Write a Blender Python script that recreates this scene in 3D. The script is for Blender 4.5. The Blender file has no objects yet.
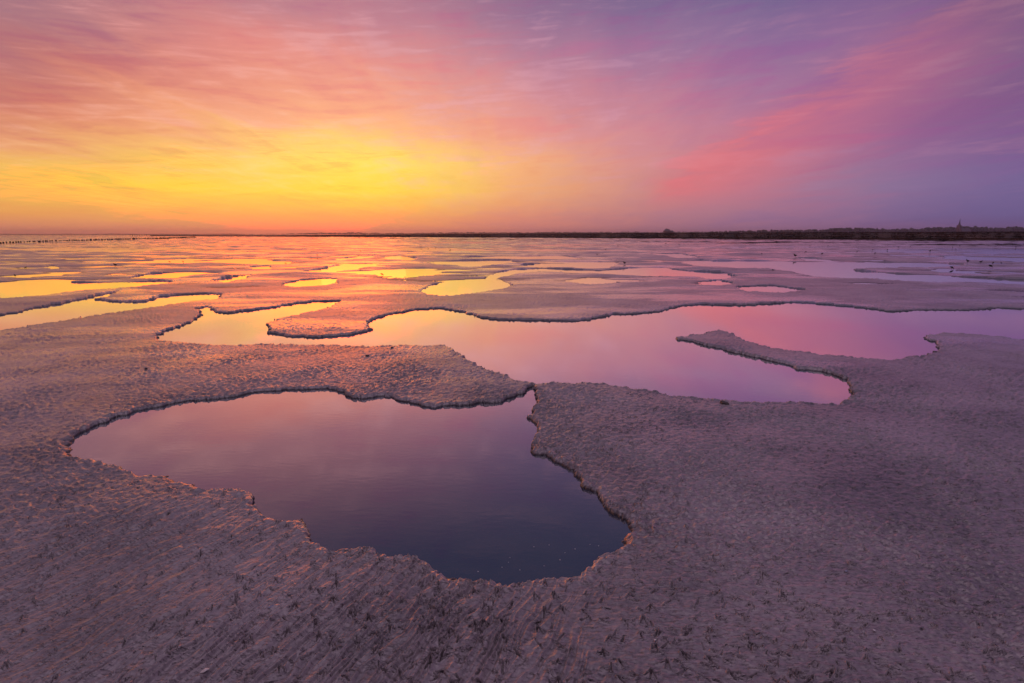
import bpy, bmesh, math, random
import numpy as np
from mathutils import Vector, Matrix

random.seed(7)
rng = np.random.default_rng(11)
S = bpy.context.scene
COL = S.collection
R = math.radians

# ------------------------------------------------------------------ camera
CAM_H = 1.5
PITCH = R(10.65)
F = 568.9
cd = bpy.data.cameras.new('camera')
cam = bpy.data.objects.new('camera', cd)
COL.objects.link(cam)
cam.location = (0, 0, CAM_H)
cam.rotation_euler = (math.pi / 2 - PITCH, 0, 0)
cd.lens = 20.0
cd.sensor_width = 36.0
cd.clip_start = 0.05
cd.clip_end = 40000
S.camera = cam
S.render.resolution_x = 1024
S.render.resolution_y = 683

def pdir(px, py):
    u = (px - 512.0) / F
    v = (341.5 - py) / F
    return (u, math.cos(PITCH) + v * math.sin(PITCH), -math.sin(PITCH) + v * math.cos(PITCH))

def on_ground(px, py, z=0.0):
    d = pdir(px, py)
    t = (z - CAM_H) / d[2]
    return (d[0] * t, d[1] * t)

def at_depth(px, depth):
    return (px - 512.0) / F * depth * math.cos(PITCH)

WATER = -0.037

# ------------------------------------------------------------------ helpers
def tag(o, label=None, cat=None, group=None, kind=None):
    if label: o['label'] = label
    if cat: o['category'] = cat
    if group: o['group'] = group
    if kind: o['kind'] = kind
    return o

def mesh_obj(name, verts, faces, mat=None, parent=None, smooth=False, loc=None):
    me = bpy.data.meshes.new(name)
    me.from_pydata([tuple(v) for v in verts], [], [tuple(f) for f in faces])
    me.update()
    if smooth:
        me.polygons.foreach_set('use_smooth', [True] * len(me.polygons))
    if mat: me.materials.append(mat)
    o = bpy.data.objects.new(name, me)
    COL.objects.link(o)
    if parent: o.parent = parent
    if loc: o.location = loc
    return o

def np_mesh(name, co, quads, mat, smooth=True):
    me = bpy.data.meshes.new(name)
    nv, nf = len(co), len(quads)
    me.vertices.add(nv)
    me.vertices.foreach_set('co', co.astype(np.float32).ravel())
    me.loops.add(nf * 4)
    me.loops.foreach_set('vertex_index', quads.astype(np.int32).ravel())
    me.polygons.add(nf)
    me.polygons.foreach_set('loop_start', np.arange(0, nf * 4, 4, dtype=np.int32))
    me.polygons.foreach_set('loop_total', np.full(nf, 4, dtype=np.int32))
    me.update(calc_edges=True)
    me.polygons.foreach_set('use_smooth', np.full(nf, smooth, dtype=bool))
    me.materials.append(mat)
    o = bpy.data.objects.new(name, me)
    COL.objects.link(o)
    return o

def empty(name, loc, rz=0.0):
    o = bpy.data.objects.new(name, None)
    o.empty_display_size = 0.1
    COL.objects.link(o)
    o.location = loc
    o.rotation_euler = (0, 0, rz)
    return o

def copy_tree(o, parent=None):
    c = o.copy()
    COL.objects.link(c)
    if parent: c.parent = parent
    for ch in list(o.children):
        copy_tree(ch, c)
    return c

def perlin(x, y, seed=0):
    xi = np.floor(x).astype(np.int64); yi = np.floor(y).astype(np.int64)
    xf = x - xi; yf = y - yi
    u = xf * xf * xf * (xf * (xf * 6 - 15) + 10)
    v = yf * yf * yf * (yf * (yf * 6 - 15) + 10)
    def g(ix, iy, dx, dy):
        h = (ix * 374761393 + iy * 668265263 + seed * 974711) & 0xffffffff
        h = ((h ^ (h >> 13)) * 1274126177) & 0xffffffff
        a = ((h ^ (h >> 16)) & 1023) * (2 * np.pi / 1024)
        return np.cos(a) * dx + np.sin(a) * dy
    n00 = g(xi, yi, xf, yf); n10 = g(xi + 1, yi, xf - 1, yf)
    n01 = g(xi, yi + 1, xf, yf - 1); n11 = g(xi + 1, yi + 1, xf - 1, yf - 1)
    return ((n00 * (1 - u) + n10 * u) * (1 - v) + (n01 * (1 - u) + n11 * u) * v) * 1.5

def sstep(a, b, x):
    t = np.clip((x - a) / (b - a), 0, 1)
    return t * t * (3 - 2 * t)

# ------------------------------------------------------------------ materials
def new_mat(name):
    m = bpy.data.materials.new(name)
    m.use_nodes = True
    m.node_tree.nodes.clear()
    return m, m.node_tree.nodes, m.node_tree.links

def simple_mat(name, c1, c2, scale=8.0, rough=0.7, bump=0.0, dist=0.01):
    m, N, L = new_mat(name)
    out = N.new('ShaderNodeOutputMaterial')
    p = N.new('ShaderNodeBsdfPrincipled')
    tc = N.new('ShaderNodeTexCoord')
    n = N.new('ShaderNodeTexNoise'); n.inputs['Scale'].default_value = scale
    n.inputs['Detail'].default_value = 5
    r = N.new('ShaderNodeValToRGB')
    r.color_ramp.elements[0].position = 0.35; r.color_ramp.elements[0].color = (*c1, 1)
    r.color_ramp.elements[1].position = 0.68; r.color_ramp.elements[1].color = (*c2, 1)
    L.new(tc.outputs['Object'], n.inputs['Vector'])
    L.new(n.outputs['Fac'], r.inputs['Fac'])
    L.new(r.outputs['Color'], p.inputs['Base Color'])
    p.inputs['Roughness'].default_value = rough
    if bump:
        b = N.new('ShaderNodeBump'); b.inputs['Strength'].default_value = bump
        b.inputs['Distance'].default_value = dist
        L.new(n.outputs['Fac'], b.inputs['Height']); L.new(b.outputs['Normal'], p.inputs['Normal'])
    L.new(p.outputs['BSDF'], out.inputs['Surface'])
    return m

def mud_material():
    m, N, L = new_mat('wet_mud')
    out = N.new('ShaderNodeOutputMaterial')
    p = N.new('ShaderNodeBsdfPrincipled')
    tc = N.new('ShaderNodeTexCoord')
    P = tc.outputs['Object']
    def noise(scale, detail=4, rough=0.55, vec=P, dist=0.0):
        n = N.new('ShaderNodeTexNoise'); n.inputs['Scale'].default_value = scale
        n.inputs['Detail'].default_value = detail; n.inputs['Roughness'].default_value = rough
        n.inputs['Distortion'].default_value = dist
        L.new(vec, n.inputs['Vector']); return n.outputs['Fac']
    def mapping(rz, sc):
        k = N.new('ShaderNodeMapping')
        k.inputs['Rotation'].default_value = (0, 0, rz)
        k.inputs['Scale'].default_value = sc
        k.vector_type = 'TEXTURE' if False else 'POINT'
        L.new(P, k.inputs['Vector']); return k.outputs['Vector']
    def mapr(src, a, b, c, d, smooth=True):
        k = N.new('ShaderNodeMapRange')
        k.interpolation_type = 'SMOOTHSTEP' if smooth else 'LINEAR'
        k.inputs['From Min'].default_value = a; k.inputs['From Max'].default_value = b
        k.inputs['To Min'].default_value = c; k.inputs['To Max'].default_value = d
        L.new(src, k.inputs['Value']); return k.outputs['Result']
    def math_(op, a, b):
        k = N.new('ShaderNodeMath'); k.operation = op
        for i, s in enumerate((a, b)):
            if isinstance(s, (int, float)): k.inputs[i].default_value = s
            else: L.new(s, k.inputs[i])
        return k.outputs[0]
    # colour: silt with browner and greyer patches, fine grain
    big = noise(1.1, 5, 0.6)
    fine = noise(45, 4, 0.7)
    mix = math_('ADD', math_('MULTIPLY', big, 0.6), math_('MULTIPLY', fine, 0.4))
    r = N.new('ShaderNodeValToRGB')
    e = r.color_ramp.elements
    e[0].position = 0.36; e[0].color = (0.120, 0.100, 0.102, 1)
    e[1].position = 0.64; e[1].color = (0.42, 0.350, 0.348, 1)
    k = r.color_ramp.elements.new(0.5); k.color = (0.285, 0.235, 0.234, 1)
    L.new(mix, r.inputs['Fac'])
    # darker near the water line: soaked mud, plus bank-face shade painted in
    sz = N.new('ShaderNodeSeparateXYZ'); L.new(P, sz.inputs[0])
    soak_shade = mapr(math_('ADD', sz.outputs[2], math_('MULTIPLY', fine, 0.012)), -0.027, -0.013, 1.0, 0.0)
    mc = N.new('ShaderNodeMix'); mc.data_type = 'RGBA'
    L.new(soak_shade, mc.inputs[0]); L.new(r.outputs['Color'], mc.inputs[6]); mc.inputs[7].default_value = (0.042, 0.034, 0.038, 1)
    da = N.new('ShaderNodeAttribute'); da.attribute_name = 'damp_shade'
    # wetness: some parts hold a film of water
    streak = noise(1.0, 5, 0.6, mapping(0.0, (0.16, 0.42, 1.0)), 0.3)
    sy = N.new('ShaderNodeSeparateXYZ'); L.new(P, sy.inputs[0])
    wet = math_('MULTIPLY', mapr(streak, 0.46, 0.60, 0.0, 1.0), mapr(sy.outputs[1], 3.0, 12.0, 0.32, 1.0))
    rough = math_('ADD', mapr(fine, 0.3, 0.7, 0.32, 0.48), math_('MULTIPLY', wet, -0.20))
    L.new(rough, p.inputs['Roughness'])
    p.inputs['IOR'].default_value = 1.5
    # relief: trampled strokes in three directions, grains, ripples
    h = math_('MULTIPLY', noise(30, 3, 0.6), 0.35)
    strokes = None
    for rz, s in ((0.35, 1), (1.45, 1.15), (2.45, 0.9), (-0.3, 1.3)):
        q = noise(1.0, 1, 0.5, mapping(rz, (24 * s, 92 * s, 30)), 0.25)
        st = mapr(q, 0.64, 0.74, 0, 1)
        strokes = st if strokes is None else math_('MAXIMUM', strokes, st)
        h = math_('SUBTRACT', h, math_('MULTIPLY', st, 0.40))
    h = math_('ADD', h, math_('MULTIPLY', noise(150, 2, 0.6), 0.12))
    # tracks and strokes darkened: wet silt, plus groove shade painted into the colour
    dm = N.new('ShaderNodeMix'); dm.data_type = 'RGBA'; dm.blend_type = 'MULTIPLY'
    L.new(math_('MINIMUM', math_('ADD', math_('MULTIPLY', da.outputs['Fac'], 0.5), math_('MULTIPLY', strokes, 0.18)), 0.85), dm.inputs[0])
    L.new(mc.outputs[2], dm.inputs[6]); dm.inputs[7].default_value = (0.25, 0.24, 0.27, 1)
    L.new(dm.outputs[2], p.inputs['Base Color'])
    b = N.new('ShaderNodeBump')
    b.inputs['Strength'].default_value = 1.0
    b.inputs['Distance'].default_value = 0.013
    L.new(h, b.inputs['Height'])
    L.new(mapr(wet, 0.0, 1.0, 1.0, 0.45), b.inputs['Strength'])
    L.new(b.outputs['Normal'], p.inputs['Normal'])
    # film of water over the silt
    b2 = N.new('ShaderNodeBump'); b2.inputs['Strength'].default_value = 0.35; b2.inputs['Distance'].default_value = 0.006
    L.new(h, b2.inputs['Height']); L.new(b2.outputs['Normal'], p.inputs['Coat Normal'])
    L.new(math_('MULTIPLY', mapr(wet, 0.0, 1.0, 0.70, 1.0), mapr(soak_shade, 0.0, 1.0, 1.0, 0.25)), p.inputs['Coat Weight'])
    L.new(mapr(wet, 0.0, 1.0, 0.28, 0.15), p.inputs['Coat Roughness'])
    p.inputs['Coat IOR'].default_value = 1.6
    L.new(p.outputs['BSDF'], out.inputs['Surface'])
    return m

def water_material():
    m, N, L = new_mat('pool_water')
    out = N.new('ShaderNodeOutputMaterial')
    tc = N.new('ShaderNodeTexCoord')
    mp = N.new('ShaderNodeMapping')
    mp.inputs['Rotation'].default_value = (0, 0, R(35))
    mp.inputs['Scale'].default_value = (9, 26, 1)
    L.new(tc.outputs['Object'], mp.inputs['Vector'])
    n = N.new('ShaderNodeTexNoise'); n.inputs['Scale'].default_value = 1.0
    n.inputs['Detail'].default_value = 2
    L.new(mp.outputs['Vector'], n.inputs['Vector'])
    b = N.new('ShaderNodeBump'); b.inputs['Strength'].default_value = 0.06
    b.inputs['Distance'].default_value = 0.004
    L.new(n.outputs['Fac'], b.inputs['Height'])
    gl = N.new('ShaderNodeBsdfGlossy'); gl.inputs['Roughness'].default_value = 0.035
    gl.inputs['Color'].default_value = (1, 1, 1, 1)
    fr = N.new('ShaderNodeFresnel'); fr.inputs['IOR'].default_value = 1.34
    L.new(b.outputs['Normal'], gl.inputs['Normal'])
    L.new(b.outputs['Normal'], fr.inputs['Normal'])
    tr = N.new('ShaderNodeBsdfTransparent'); tr.inputs['Color'].default_value = (0.34, 0.39, 0.58, 1)
    df = N.new('ShaderNodeBsdfDiffuse'); df.inputs['Color'].default_value = (0.050, 0.058, 0.100, 1)
    mx = N.new('ShaderNodeMixShader'); mx.inputs[0].default_value = 0.55
    L.new(tr.outputs[0], mx.inputs[1]); L.new(df.outputs[0], mx.inputs[2])
    m2 = N.new('ShaderNodeMixShader')
    pw = N.new('ShaderNodeValToRGB'); q_ = pw.color_ramp.elements
    q_[0].position = 0.03; q_[0].color = (0.20,) * 3 + (1,)
    q_[1].position = 1.0; q_[1].color = (1, 1, 1, 1)
    for a_, b_ in ((0.10, 0.40), (0.25, 0.80), (0.6, 0.95)):
        e_ = q_.new(a_); e_.color = (b_, b_, b_, 1)
    L.new(fr.outputs[0], pw.inputs[0])
    L.new(pw.outputs[0], m2.inputs[0]); L.new(mx.outputs[0], m2.inputs[1]); L.new(gl.outputs[0], m2.inputs[2])
    L.new(m2.outputs[0], out.inputs['Surface'])
    return m

MUD = mud_material()
WAT = water_material()
GRASS = simple_mat('marsh_grass', (0.030, 0.022, 0.010), (0.115, 0.050, 0.022), 0.12, 0.9)
BANK = simple_mat('marsh_soil', (0.028, 0.020, 0.011), (0.085, 0.040, 0.020), 0.08, 0.95)
WOODM = simple_mat('weathered_wood', (0.035, 0.025, 0.018), (0.075, 0.055, 0.042), 14, 0.8)
TREE = simple_mat('far_foliage', (0.040, 0.055, 0.030), (0.075, 0.090, 0.050), 0.2, 0.9)
BRICK = simple_mat('brick', (0.16, 0.085, 0.06), (0.24, 0.13, 0.09), 1.5, 0.85)
SLATE = simple_mat('slate', (0.05, 0.055, 0.065), (0.09, 0.095, 0.105), 1.5, 0.6)
PANE = simple_mat('window_glass', (0.02, 0.022, 0.028), (0.035, 0.04, 0.045), 2, 0.15)
FEATHER = simple_mat('plumage', (0.030, 0.025, 0.020), (0.075, 0.060, 0.048), 30, 0.8)
BEAK = simple_mat('beak_and_leg', (0.05, 0.025, 0.012), (0.09, 0.04, 0.02), 30, 0.5)
SHELL = simple_mat('shell', (0.55, 0.50, 0.47), (0.80, 0.76, 0.72), 120, 0.4, 0.3, 0.001)
SHELLB = simple_mat('mussel_shell', (0.18, 0.20, 0.28), (0.35, 0.37, 0.45), 120, 0.35, 0.3, 0.001)
CLOD = simple_mat('dark_clod', (0.055, 0.045, 0.040), (0.10, 0.08, 0.07), 60, 0.55, 0.6, 0.01)
FOAM = simple_mat('foam', (0.6, 0.58, 0.55), (0.8, 0.78, 0.75), 300, 0.4)

# ------------------------------------------------------------------ pools of the flat (outlines read off the photograph, set on the ground)
POOLS = [
 # near pool
 [(70.5,445),(79,433.5),(97,426),(114,419),(134,413),(163,407),(175,403.6),(187,401.6),(218,399.7),(233,398.2),(246,394.4),(265,392),(292.5,390.3),(318,389.5),(327.6,389),(339,392.5),(349,398),(357,399.7),(370.6,398),(384,397.3),(398,400.9),(415.5,403.6),(427,408.7),(436.4,409.2),(445.8,406.4),(460,406.9),(481,403.4),(502,402.9),(511.4,398.2),(523,394.7),(530,388),(534,386.5),(537,391.6),(536,402),(531.3,410.4),(528,417.4),(534.8,421.4),(537,430),(532.5,439.7),(530.6,448),(532.5,455),(544,457),(553.6,462),(567.6,469),(577.5,479),(582.5,488),(593,491.5),(599.7,500),(608,508.7),(617,516),(625.5,520.5),(626.5,528),(619,534.5),(615.8,544),(608,551.6),(597.6,557),(589,564.5),(580,569),(569.6,573.5),(554.6,575.7),(535,574.8),(522.4,579.6),(509.5,582),(494.5,580.6),(481.6,575),(468.7,573),(453.6,573),(440.7,566),(429,560),(417.5,555),(402,552.7),(382,552),(370.6,548),(351,544.5),(331.6,546.8),(321.8,541.5),(313,535.7),(310,521),(302,514),(286.6,516),(273,515),(259,510),(252.5,504),(252.5,493.7),(243.7,487.4),(224,486),(202,485.6),(194.5,480),(177,476.4),(170,472.5),(172,471),(159,469),(138,470),(126,467.7),(112.5,461),(101,456),(89,454.4),(75,453),(69.5,448)],
 # the wide channel across the middle
 [(155,337),(163,332),(178,328),(193,321.7),(202,315.4),(198,309),(207,307),(216,312.8),(226,314),(249,310.8),(272,308.3),(292,304.7),(312.7,302),(340.6,301.4),(333,305),(312.7,310.3),(292,314.9),(277,318),(267,323),(269.5,333),(287,337.4),(317.8,338),(343,336),(361,333.6),(371,329.3),(366,323),(378.7,318),(395,313.8),(418,309.8),(441,308.8),(463.8,312.8),(481.6,318.4),(502,320.4),(527,321),(557.8,321),(578,321.7),(598.4,318),(616,314.5),(634,314.5),(658,312.3),(681,306.5),(703.8,304.7),(734,305.7),(762,304.7),(795,302.7),(836,305.5),(873,309.5),(890,312),(921.7,310.5),(951,310.5),(976,311),(990,308.6),(1004,308.6),(1024,309.5),(1060,309),(1110,313),(1130,326),(1100,338),(1060,341),(1024,338.8),(1000,335),(970.5,332.6),(945,331.4),(927.5,333.4),(922.6,337.9),(937,342.7),(936,349.6),(925.6,353),(908,356.4),(888.5,358.4),(863,357.4),(843.5,355.5),(818,353),(772,346.3),(747,339.5),(731.7,331.9),(719,328.6),(703.8,331.9),(674.6,336.4),(683.5,340.7),(706,346.3),(731.7,352.9),(757,358),(780,364),(800,370.7),(823,371.7),(841,377.5),(851,385),(849.8,397.8),(838.4,401.6),(797.8,400.4),(747,401),(721.6,397.8),(696,395.3),(670.8,392.7),(645.4,387),(625,385.5),(603.5,382.6),(583,381.3),(557.8,381.8),(537.4,383),(529.8,381),(514.6,377.5),(504.4,372.4),(481.6,366),(466,356.5),(453.6,348.9),(446,343.3),(425.7,344.5),(380,344.5),(368.5,345.3),(317.8,343.3),(262,342.8),(216,343.8),(185.7,342),(165.4,340)],
 # left channel
 [(-60,322),(0,315.7),(16,313.3),(32,309.6),(53,305.2),(72.5,301.2),(90,298),(97,295.6),(119,291.7),(107,295.8),(95,299.6),(113,302),(137,302.5),(150,301.2),(159,297.5),(181,295.2),(204.7,294),(224,294.7),(215.6,298.3),(197,299.4),(173.4,302.5),(161,305.3),(150,306),(137,308.4),(96.7,314),(56.4,320.5),(24,325.4),(0,329),(-60,338),(-140,345),(-160,332)],
 [(-60,284),(0,282.2),(32,282.2),(71,281.2),(77,283),(104.7,283),(137,282.2),(160,281.1),(172,281),(150,284.3),(113,288.3),(80.6,290.2),(48,294),(16,296.7),(0,297.2),(-60,300)],
 [(128,277.5),(150,274),(175,272.3),(197,272),(214,272.5),(197,274.8),(170,277),(150,278.2)],
 [(212.5,281),(236,276.4),(251.6,275),(243.8,278.8),(225,281.6)],
 [(281,284.5),(300,280.5),(325,278.5),(337,279),(335,282.5),(315,285),(295,286)],
 [(302,271.5),(323,269),(335,265.5),(350,264),(378,263.7),(372,266),(350,269),(330,271.5),(313,272.3)],
 [(355,271.5),(385,269.8),(400,269.3),(430,270),(443,271.5),(435,274),(415,276),(395,276),(375,274.5),(358,273)],
 [(420,290.5),(430,286),(443,282),(460,280.5),(484,279),(490,275),(500,272),(515,269.5),(540,268.6),(567,269.3),(600,271),(631,268),(662.5,268),(687.5,271),(722,272.5),(736,276),(719,278.8),(694,276),(662,275),(639,275),(616,273.5),(590,272.5),(560,271.7),(535,272),(515,273.5),(495,278),(505,282),(513,285),(500,288),(480,291.5),(460,294),(440,295),(425,293)],
 [(420,263),(440,261.5),(470,260.5),(510,260),(515,262),(495,265),(470,266),(440,264.5)],
 [(700,282),(719,280.3),(733,282.6),(719,285),(700,284.7)],
 [(565,281.5),(590,278.5),(610,280),(620,282),(600,283.5),(580,283.3)],
 [(678,262.5),(700,260),(712,260.8),(760,260.8),(797,262),(844,262),(880,262),(930,263),(965,264),(960,266),(925,267),(890,267),(850,268),(859,271),(900,274),(960,277),(1024,280),(1080,282),(1080,287),(1024,284),(960,281.5),(890,280),(855,278.5),(820,276.4),(797,271.7),(773,268.6),(750,268),(720,266),(700,265.5)],
 [(928,270),(943,269.5),(992,274.4),(964,273.7),(943,272.7)],
 [(735,287),(773,285.8),(808,290.3),(780,291.5),(745,290)],
 [(945,256),(1024,258),(1060,259),(1060,262),(1000,260.5),(945,258.5)],
 [(796,258),(815,258),(832,260),(810,260.5)],
 [(197,262),(225,259.5),(262,259.5),(292,262),(285,264),(255,264),(235,262.7),(200,263)],
 [(250,266.8),(270,266),(270,268.5),(252,268.5)],
 [(335,259),(360,256.5),(378,256.5),(360,258.5),(337,260)],
 [(384,257),(400,256),(418,258),(410,260),(388,259.5)],
 [(650,253.5),(680,253.5),(700,257),(680,258),(660,255.5)],
 [(120,262),(150,260.5),(190,258.5),(215,258.5),(180,261.5),(150,262.3)],
 [(47,266),(55,266),(61,268),(52,269)],
 [(520,265),(545,263.5),(570,263.5),(600,262),(620,263.5),(610,267.5),(580,267.5),(550,266),(530,266.5)],
 [(455,257),(500,256.5),(560,256),(585,257.5),(560,259),(500,258.5)],
]

def pool_world(poly):
    n = len(poly)
    area = sum(poly[i][0] * poly[(i + 1) % n][1] - poly[(i + 1) % n][0] * poly[i][1] for i in range(n))
    sg = 1.0 if area > 0 else -1.0
    out = []
    for i in range(n):
        a = poly[i - 1]; b = poly[(i + 1) % n]
        tx, ty = b[0] - a[0], b[1] - a[1]
        l = math.hypot(tx, ty) or 1
        up = sg * tx / l                 # outward normal, picture-up component
        t = 0.5 + 0.5 * up               # 1 = far bank (see the water line), 0 = near bank (see its top)
        z = WATER * min(1, max(0, t * 1.2 - 0.1))
        out.append(on_ground(poly[i][0], poly[i][1], z))
    return np.array(out)

def signed_dist(x, y, poly, cap):
    """positive outside, negative inside, limited to cap"""
    s = np.full(x.shape, cap)
    lo = poly.min(0) - cap; hi = poly.max(0) + cap
    m = (x > lo[0]) & (x < hi[0]) & (y > lo[1]) & (y < hi[1])
    if not m.any(): return s
    px, py = x[m], y[m]
    d2 = np.full(px.shape, 1e9); ins = np.zeros(px.shape, bool)
    n = len(poly)
    for i in range(n):
        ax, ay = poly[i]; bx, by = poly[(i + 1) % n]
        ex, ey = bx - ax, by - ay
        wx, wy = px - ax, py - ay
        t = np.clip((wx * ex + wy * ey) / (ex * ex + ey * ey + 1e-12), 0, 1)
        d2 = np.minimum(d2, (wx - t * ex) ** 2 + (wy - t * ey) ** 2)
        if ay != by:
            c = ((ay > py) != (by > py)) & (px < ex * (py - ay) / (by - ay) + ax)
            ins ^= c
    d = np.sqrt(d2)
    s[m] = np.where(ins, -d, np.minimum(d, cap))
    return s

# ------------------------------------------------------------------ the mudflat: one sheet, finest near the viewer
def radial_rows():
    r = [0.0]
    v = 0.25
    while v < 1.25:
        r.append(v); v *= 1.03
    while v < 30:
        r.append(v); v += min(max(0.60 * v * v / 853.0, 0.0020), 0.012 * v)
    while v < 9000:
        r.append(v); v *= 1.014
    r.append(12000.0)
    return np.array(r)

def thetas():
    a = list(np.arange(-180, -56, 2.0))
    a += list(np.arange(-56, 56.001, 0.075))
    a += list(np.arange(57, 180, 2.0))
    return np.radians(np.array(a))

rr = radial_rows(); th = thetas()
nr, nt = len(rr), len(th)
RR, TH = np.meshgrid(rr, th, indexing='ij')
X = RR * np.sin(TH); Y = RR * np.cos(TH)

def ground_height(X, Y, RR):
    # ragged bank line
    k = np.clip(RR / 6.0, 0.7, 3.0)
    wx = X + 0.030 * perlin(X / 0.16, Y / 0.16, 1) * k + (0.024 * perlin(X / 0.07, Y / 0.07, 2) + 0.009 * perlin(X / 0.022, Y / 0.022, 21)) * k
    wy = Y + 0.030 * perlin(X / 0.16, Y / 0.16, 3) * k + (0.024 * perlin(X / 0.07, Y / 0.07, 4) + 0.009 * perlin(X / 0.022, Y / 0.022, 24)) * k
    sel = (RR > 1.0) & (RR < 90) & (Y > 0)
    s = np.full(X.shape, 0.6)
    xs, ys = wx[sel], wy[sel]
    acc = np.full(xs.shape, 0.6)
    for p in POOLS:
        acc = np.minimum(acc, signed_dist(xs, ys, pool_world(p), 0.6))
    s[sel] = acc
    near = 1 - sstep(9, 22, RR)
    wbank = 0.012 + 0.02 * (1 - near) + 0.075 * sstep(-0.15, 0.55, perlin(X / 0.45 + 9, Y / 0.4, 25))
    s = s + 0.010 * perlin(X / 0.018, Y / 0.018, 26) * np.exp(-(s / 0.05) ** 2)
    prof = sstep(-wbank, wbank, s)
    top = 0.010 * perlin(X / 1.9, Y / 1.5, 5) + 0.006 * perlin(X / 0.5, Y / 0.45, 6)
    # softly dished towards the water, crumbled lip
    top += -0.010 * np.exp(-np.maximum(s, 0) / 0.25)
    lip = np.exp(-((s - 0.045) / 0.035) ** 2)
    top += lip * near * (0.004 + 0.012 * perlin(X / 0.06, Y / 0.06, 7) + 0.005 * perlin(X / 0.022, Y / 0.022, 17))
    bottom = -0.080 - 0.02 * sstep(0, 0.5, -s) + 0.004 * perlin(X / 0.3, Y / 0.2, 8)
    h = bottom + (top - bottom) * prof
    # fine relief on the mud
    fade = 1 - 0.8 * sstep(14, 40, RR)
    left = (1 - sstep(-0.25, 0.55, X - 0.1 * Y + 0.15 * perlin(X / 0.5, Y / 0.5, 28))) * (1 - sstep(2.9, 4.4, RR + 0.5 * perlin(X / 0.9, Y / 0.9, 27)))
    az = R(24)
    cx, sx = math.cos(az), math.sin(az)
    U = X * sx + Y * cx; V = X * cx - Y * sx
    V2 = V + 0.034 * perlin(U / 0.34, V / 0.16, 9) + 0.012 * perlin(U / 0.10, V / 0.06, 29)
    rip = 1 - np.abs(perlin(U / 0.42, V2 / 0.028, 10)) * 2.2
    rip2 = perlin(U / 0.22, V2 / 0.014, 18)
    relief = left * (0.0052 * rip + 0.0020 * rip2)
    relief += (0.0016 + 0.0032 * (1 - left)) * perlin(X / 0.055, Y / 0.045, 11) + (0.0012 + 0.0022 * (1 - left)) * perlin(X / 0.024, Y / 0.02, 12)
    pr = 0.6 + 0.8 * sstep(-0.3, 0.5, perlin(X / 0.8, Y / 0.8, 13))
    h += relief * 1.35 * (1 + 0.25 * sstep(2.6, 6, RR)) * fade * prof * pr
    # far out: shallow films of water lying in long streaks
    f = perlin(X / 7.0 + 3, Y / 2.6, 14) + 1.0 * perlin(X / 1.9, Y / 1.1, 15)
    F2 = perlin(X / 30.0, Y / 13.0, 16) + 0.5 * perlin(X / 11.0, Y / 6, 19)
    farw = sstep(34, 60, RR)
    h = h - farw * (0.026 + 0.090 * F2) * prof
    mid = sstep(12, 26, RR)
    h = h + mid * (0.060 * f - 0.004) * prof
    h = np.where(RR > 600, h * 0.5 - 0.02, h)
    return h, prof, s

H, PROF, SD = ground_height(X, Y, RR)

DAMP_SHADE = np.zeros_like(H)  # groove darkening per vertex: painted shade together with wet silt
# bird tracks pressed into the near mud
def stamp(px, py, ang, length, width, depth):
    """one toe: a groove from (px,py) along ang, a little spoil at its sides"""
    mx, my = px + math.sin(ang) * length / 2, py + math.cos(ang) * length / 2
    r0 = math.hypot(mx, my); a0 = math.atan2(mx, my)
    rad = length * 0.5 + width * 3
    i0 = np.searchsorted(rr, r0 - rad); i1 = np.searchsorted(rr, r0 + rad)
    j0 = np.searchsorted(th, a0 - rad / r0); j1 = np.searchsorted(th, a0 + rad / r0)
    if i1 - i0 < 2 or j1 - j0 < 2: return
    xs = X[i0:i1, j0:j1]; ys = Y[i0:i1, j0:j1]
    dx, dy = math.sin(ang), math.cos(ang)
    wx, wy = xs - px, ys - py
    t = np.clip((wx * dx + wy * dy) / length, 0, 1)
    d = np.hypot(wx - t * dx * length, wy - t * dy * length)
    w = width * (1.0 - 0.45 * t)
    g = -depth * np.exp(-(d / w) ** 2) + depth * 0.35 * np.exp(-((d - 2.0 * w) / (0.8 * w)) ** 2)
    H[i0:i1, j0:j1] += g * (PROF[i0:i1, j0:j1] > 0.97)
    DAMP_SHADE[i0:i1, j0:j1] = np.maximum(DAMP_SHADE[i0:i1, j0:j1], np.exp(-(d / (w * 1.05)) ** 2) * min(1.0, depth / 0.008))

def footprint(x, y, ang, sz):
    w = 0.0021 * sz / 0.035 + 0.0006
    dp = random.uniform(0.008, 0.015)
    for da, l in ((-0.62, 0.85), (0, 1.0), (0.62, 0.85)):
        if random.random() < 0.7:
            stamp(x, y, ang + da + random.uniform(-0.15, 0.15), sz * l * random.uniform(0.85, 1.1), w, dp)
    if random.random() < 0.3:
        stamp(x, y, ang + math.pi, sz * 0.3, w, dp * 0.7)

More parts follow.
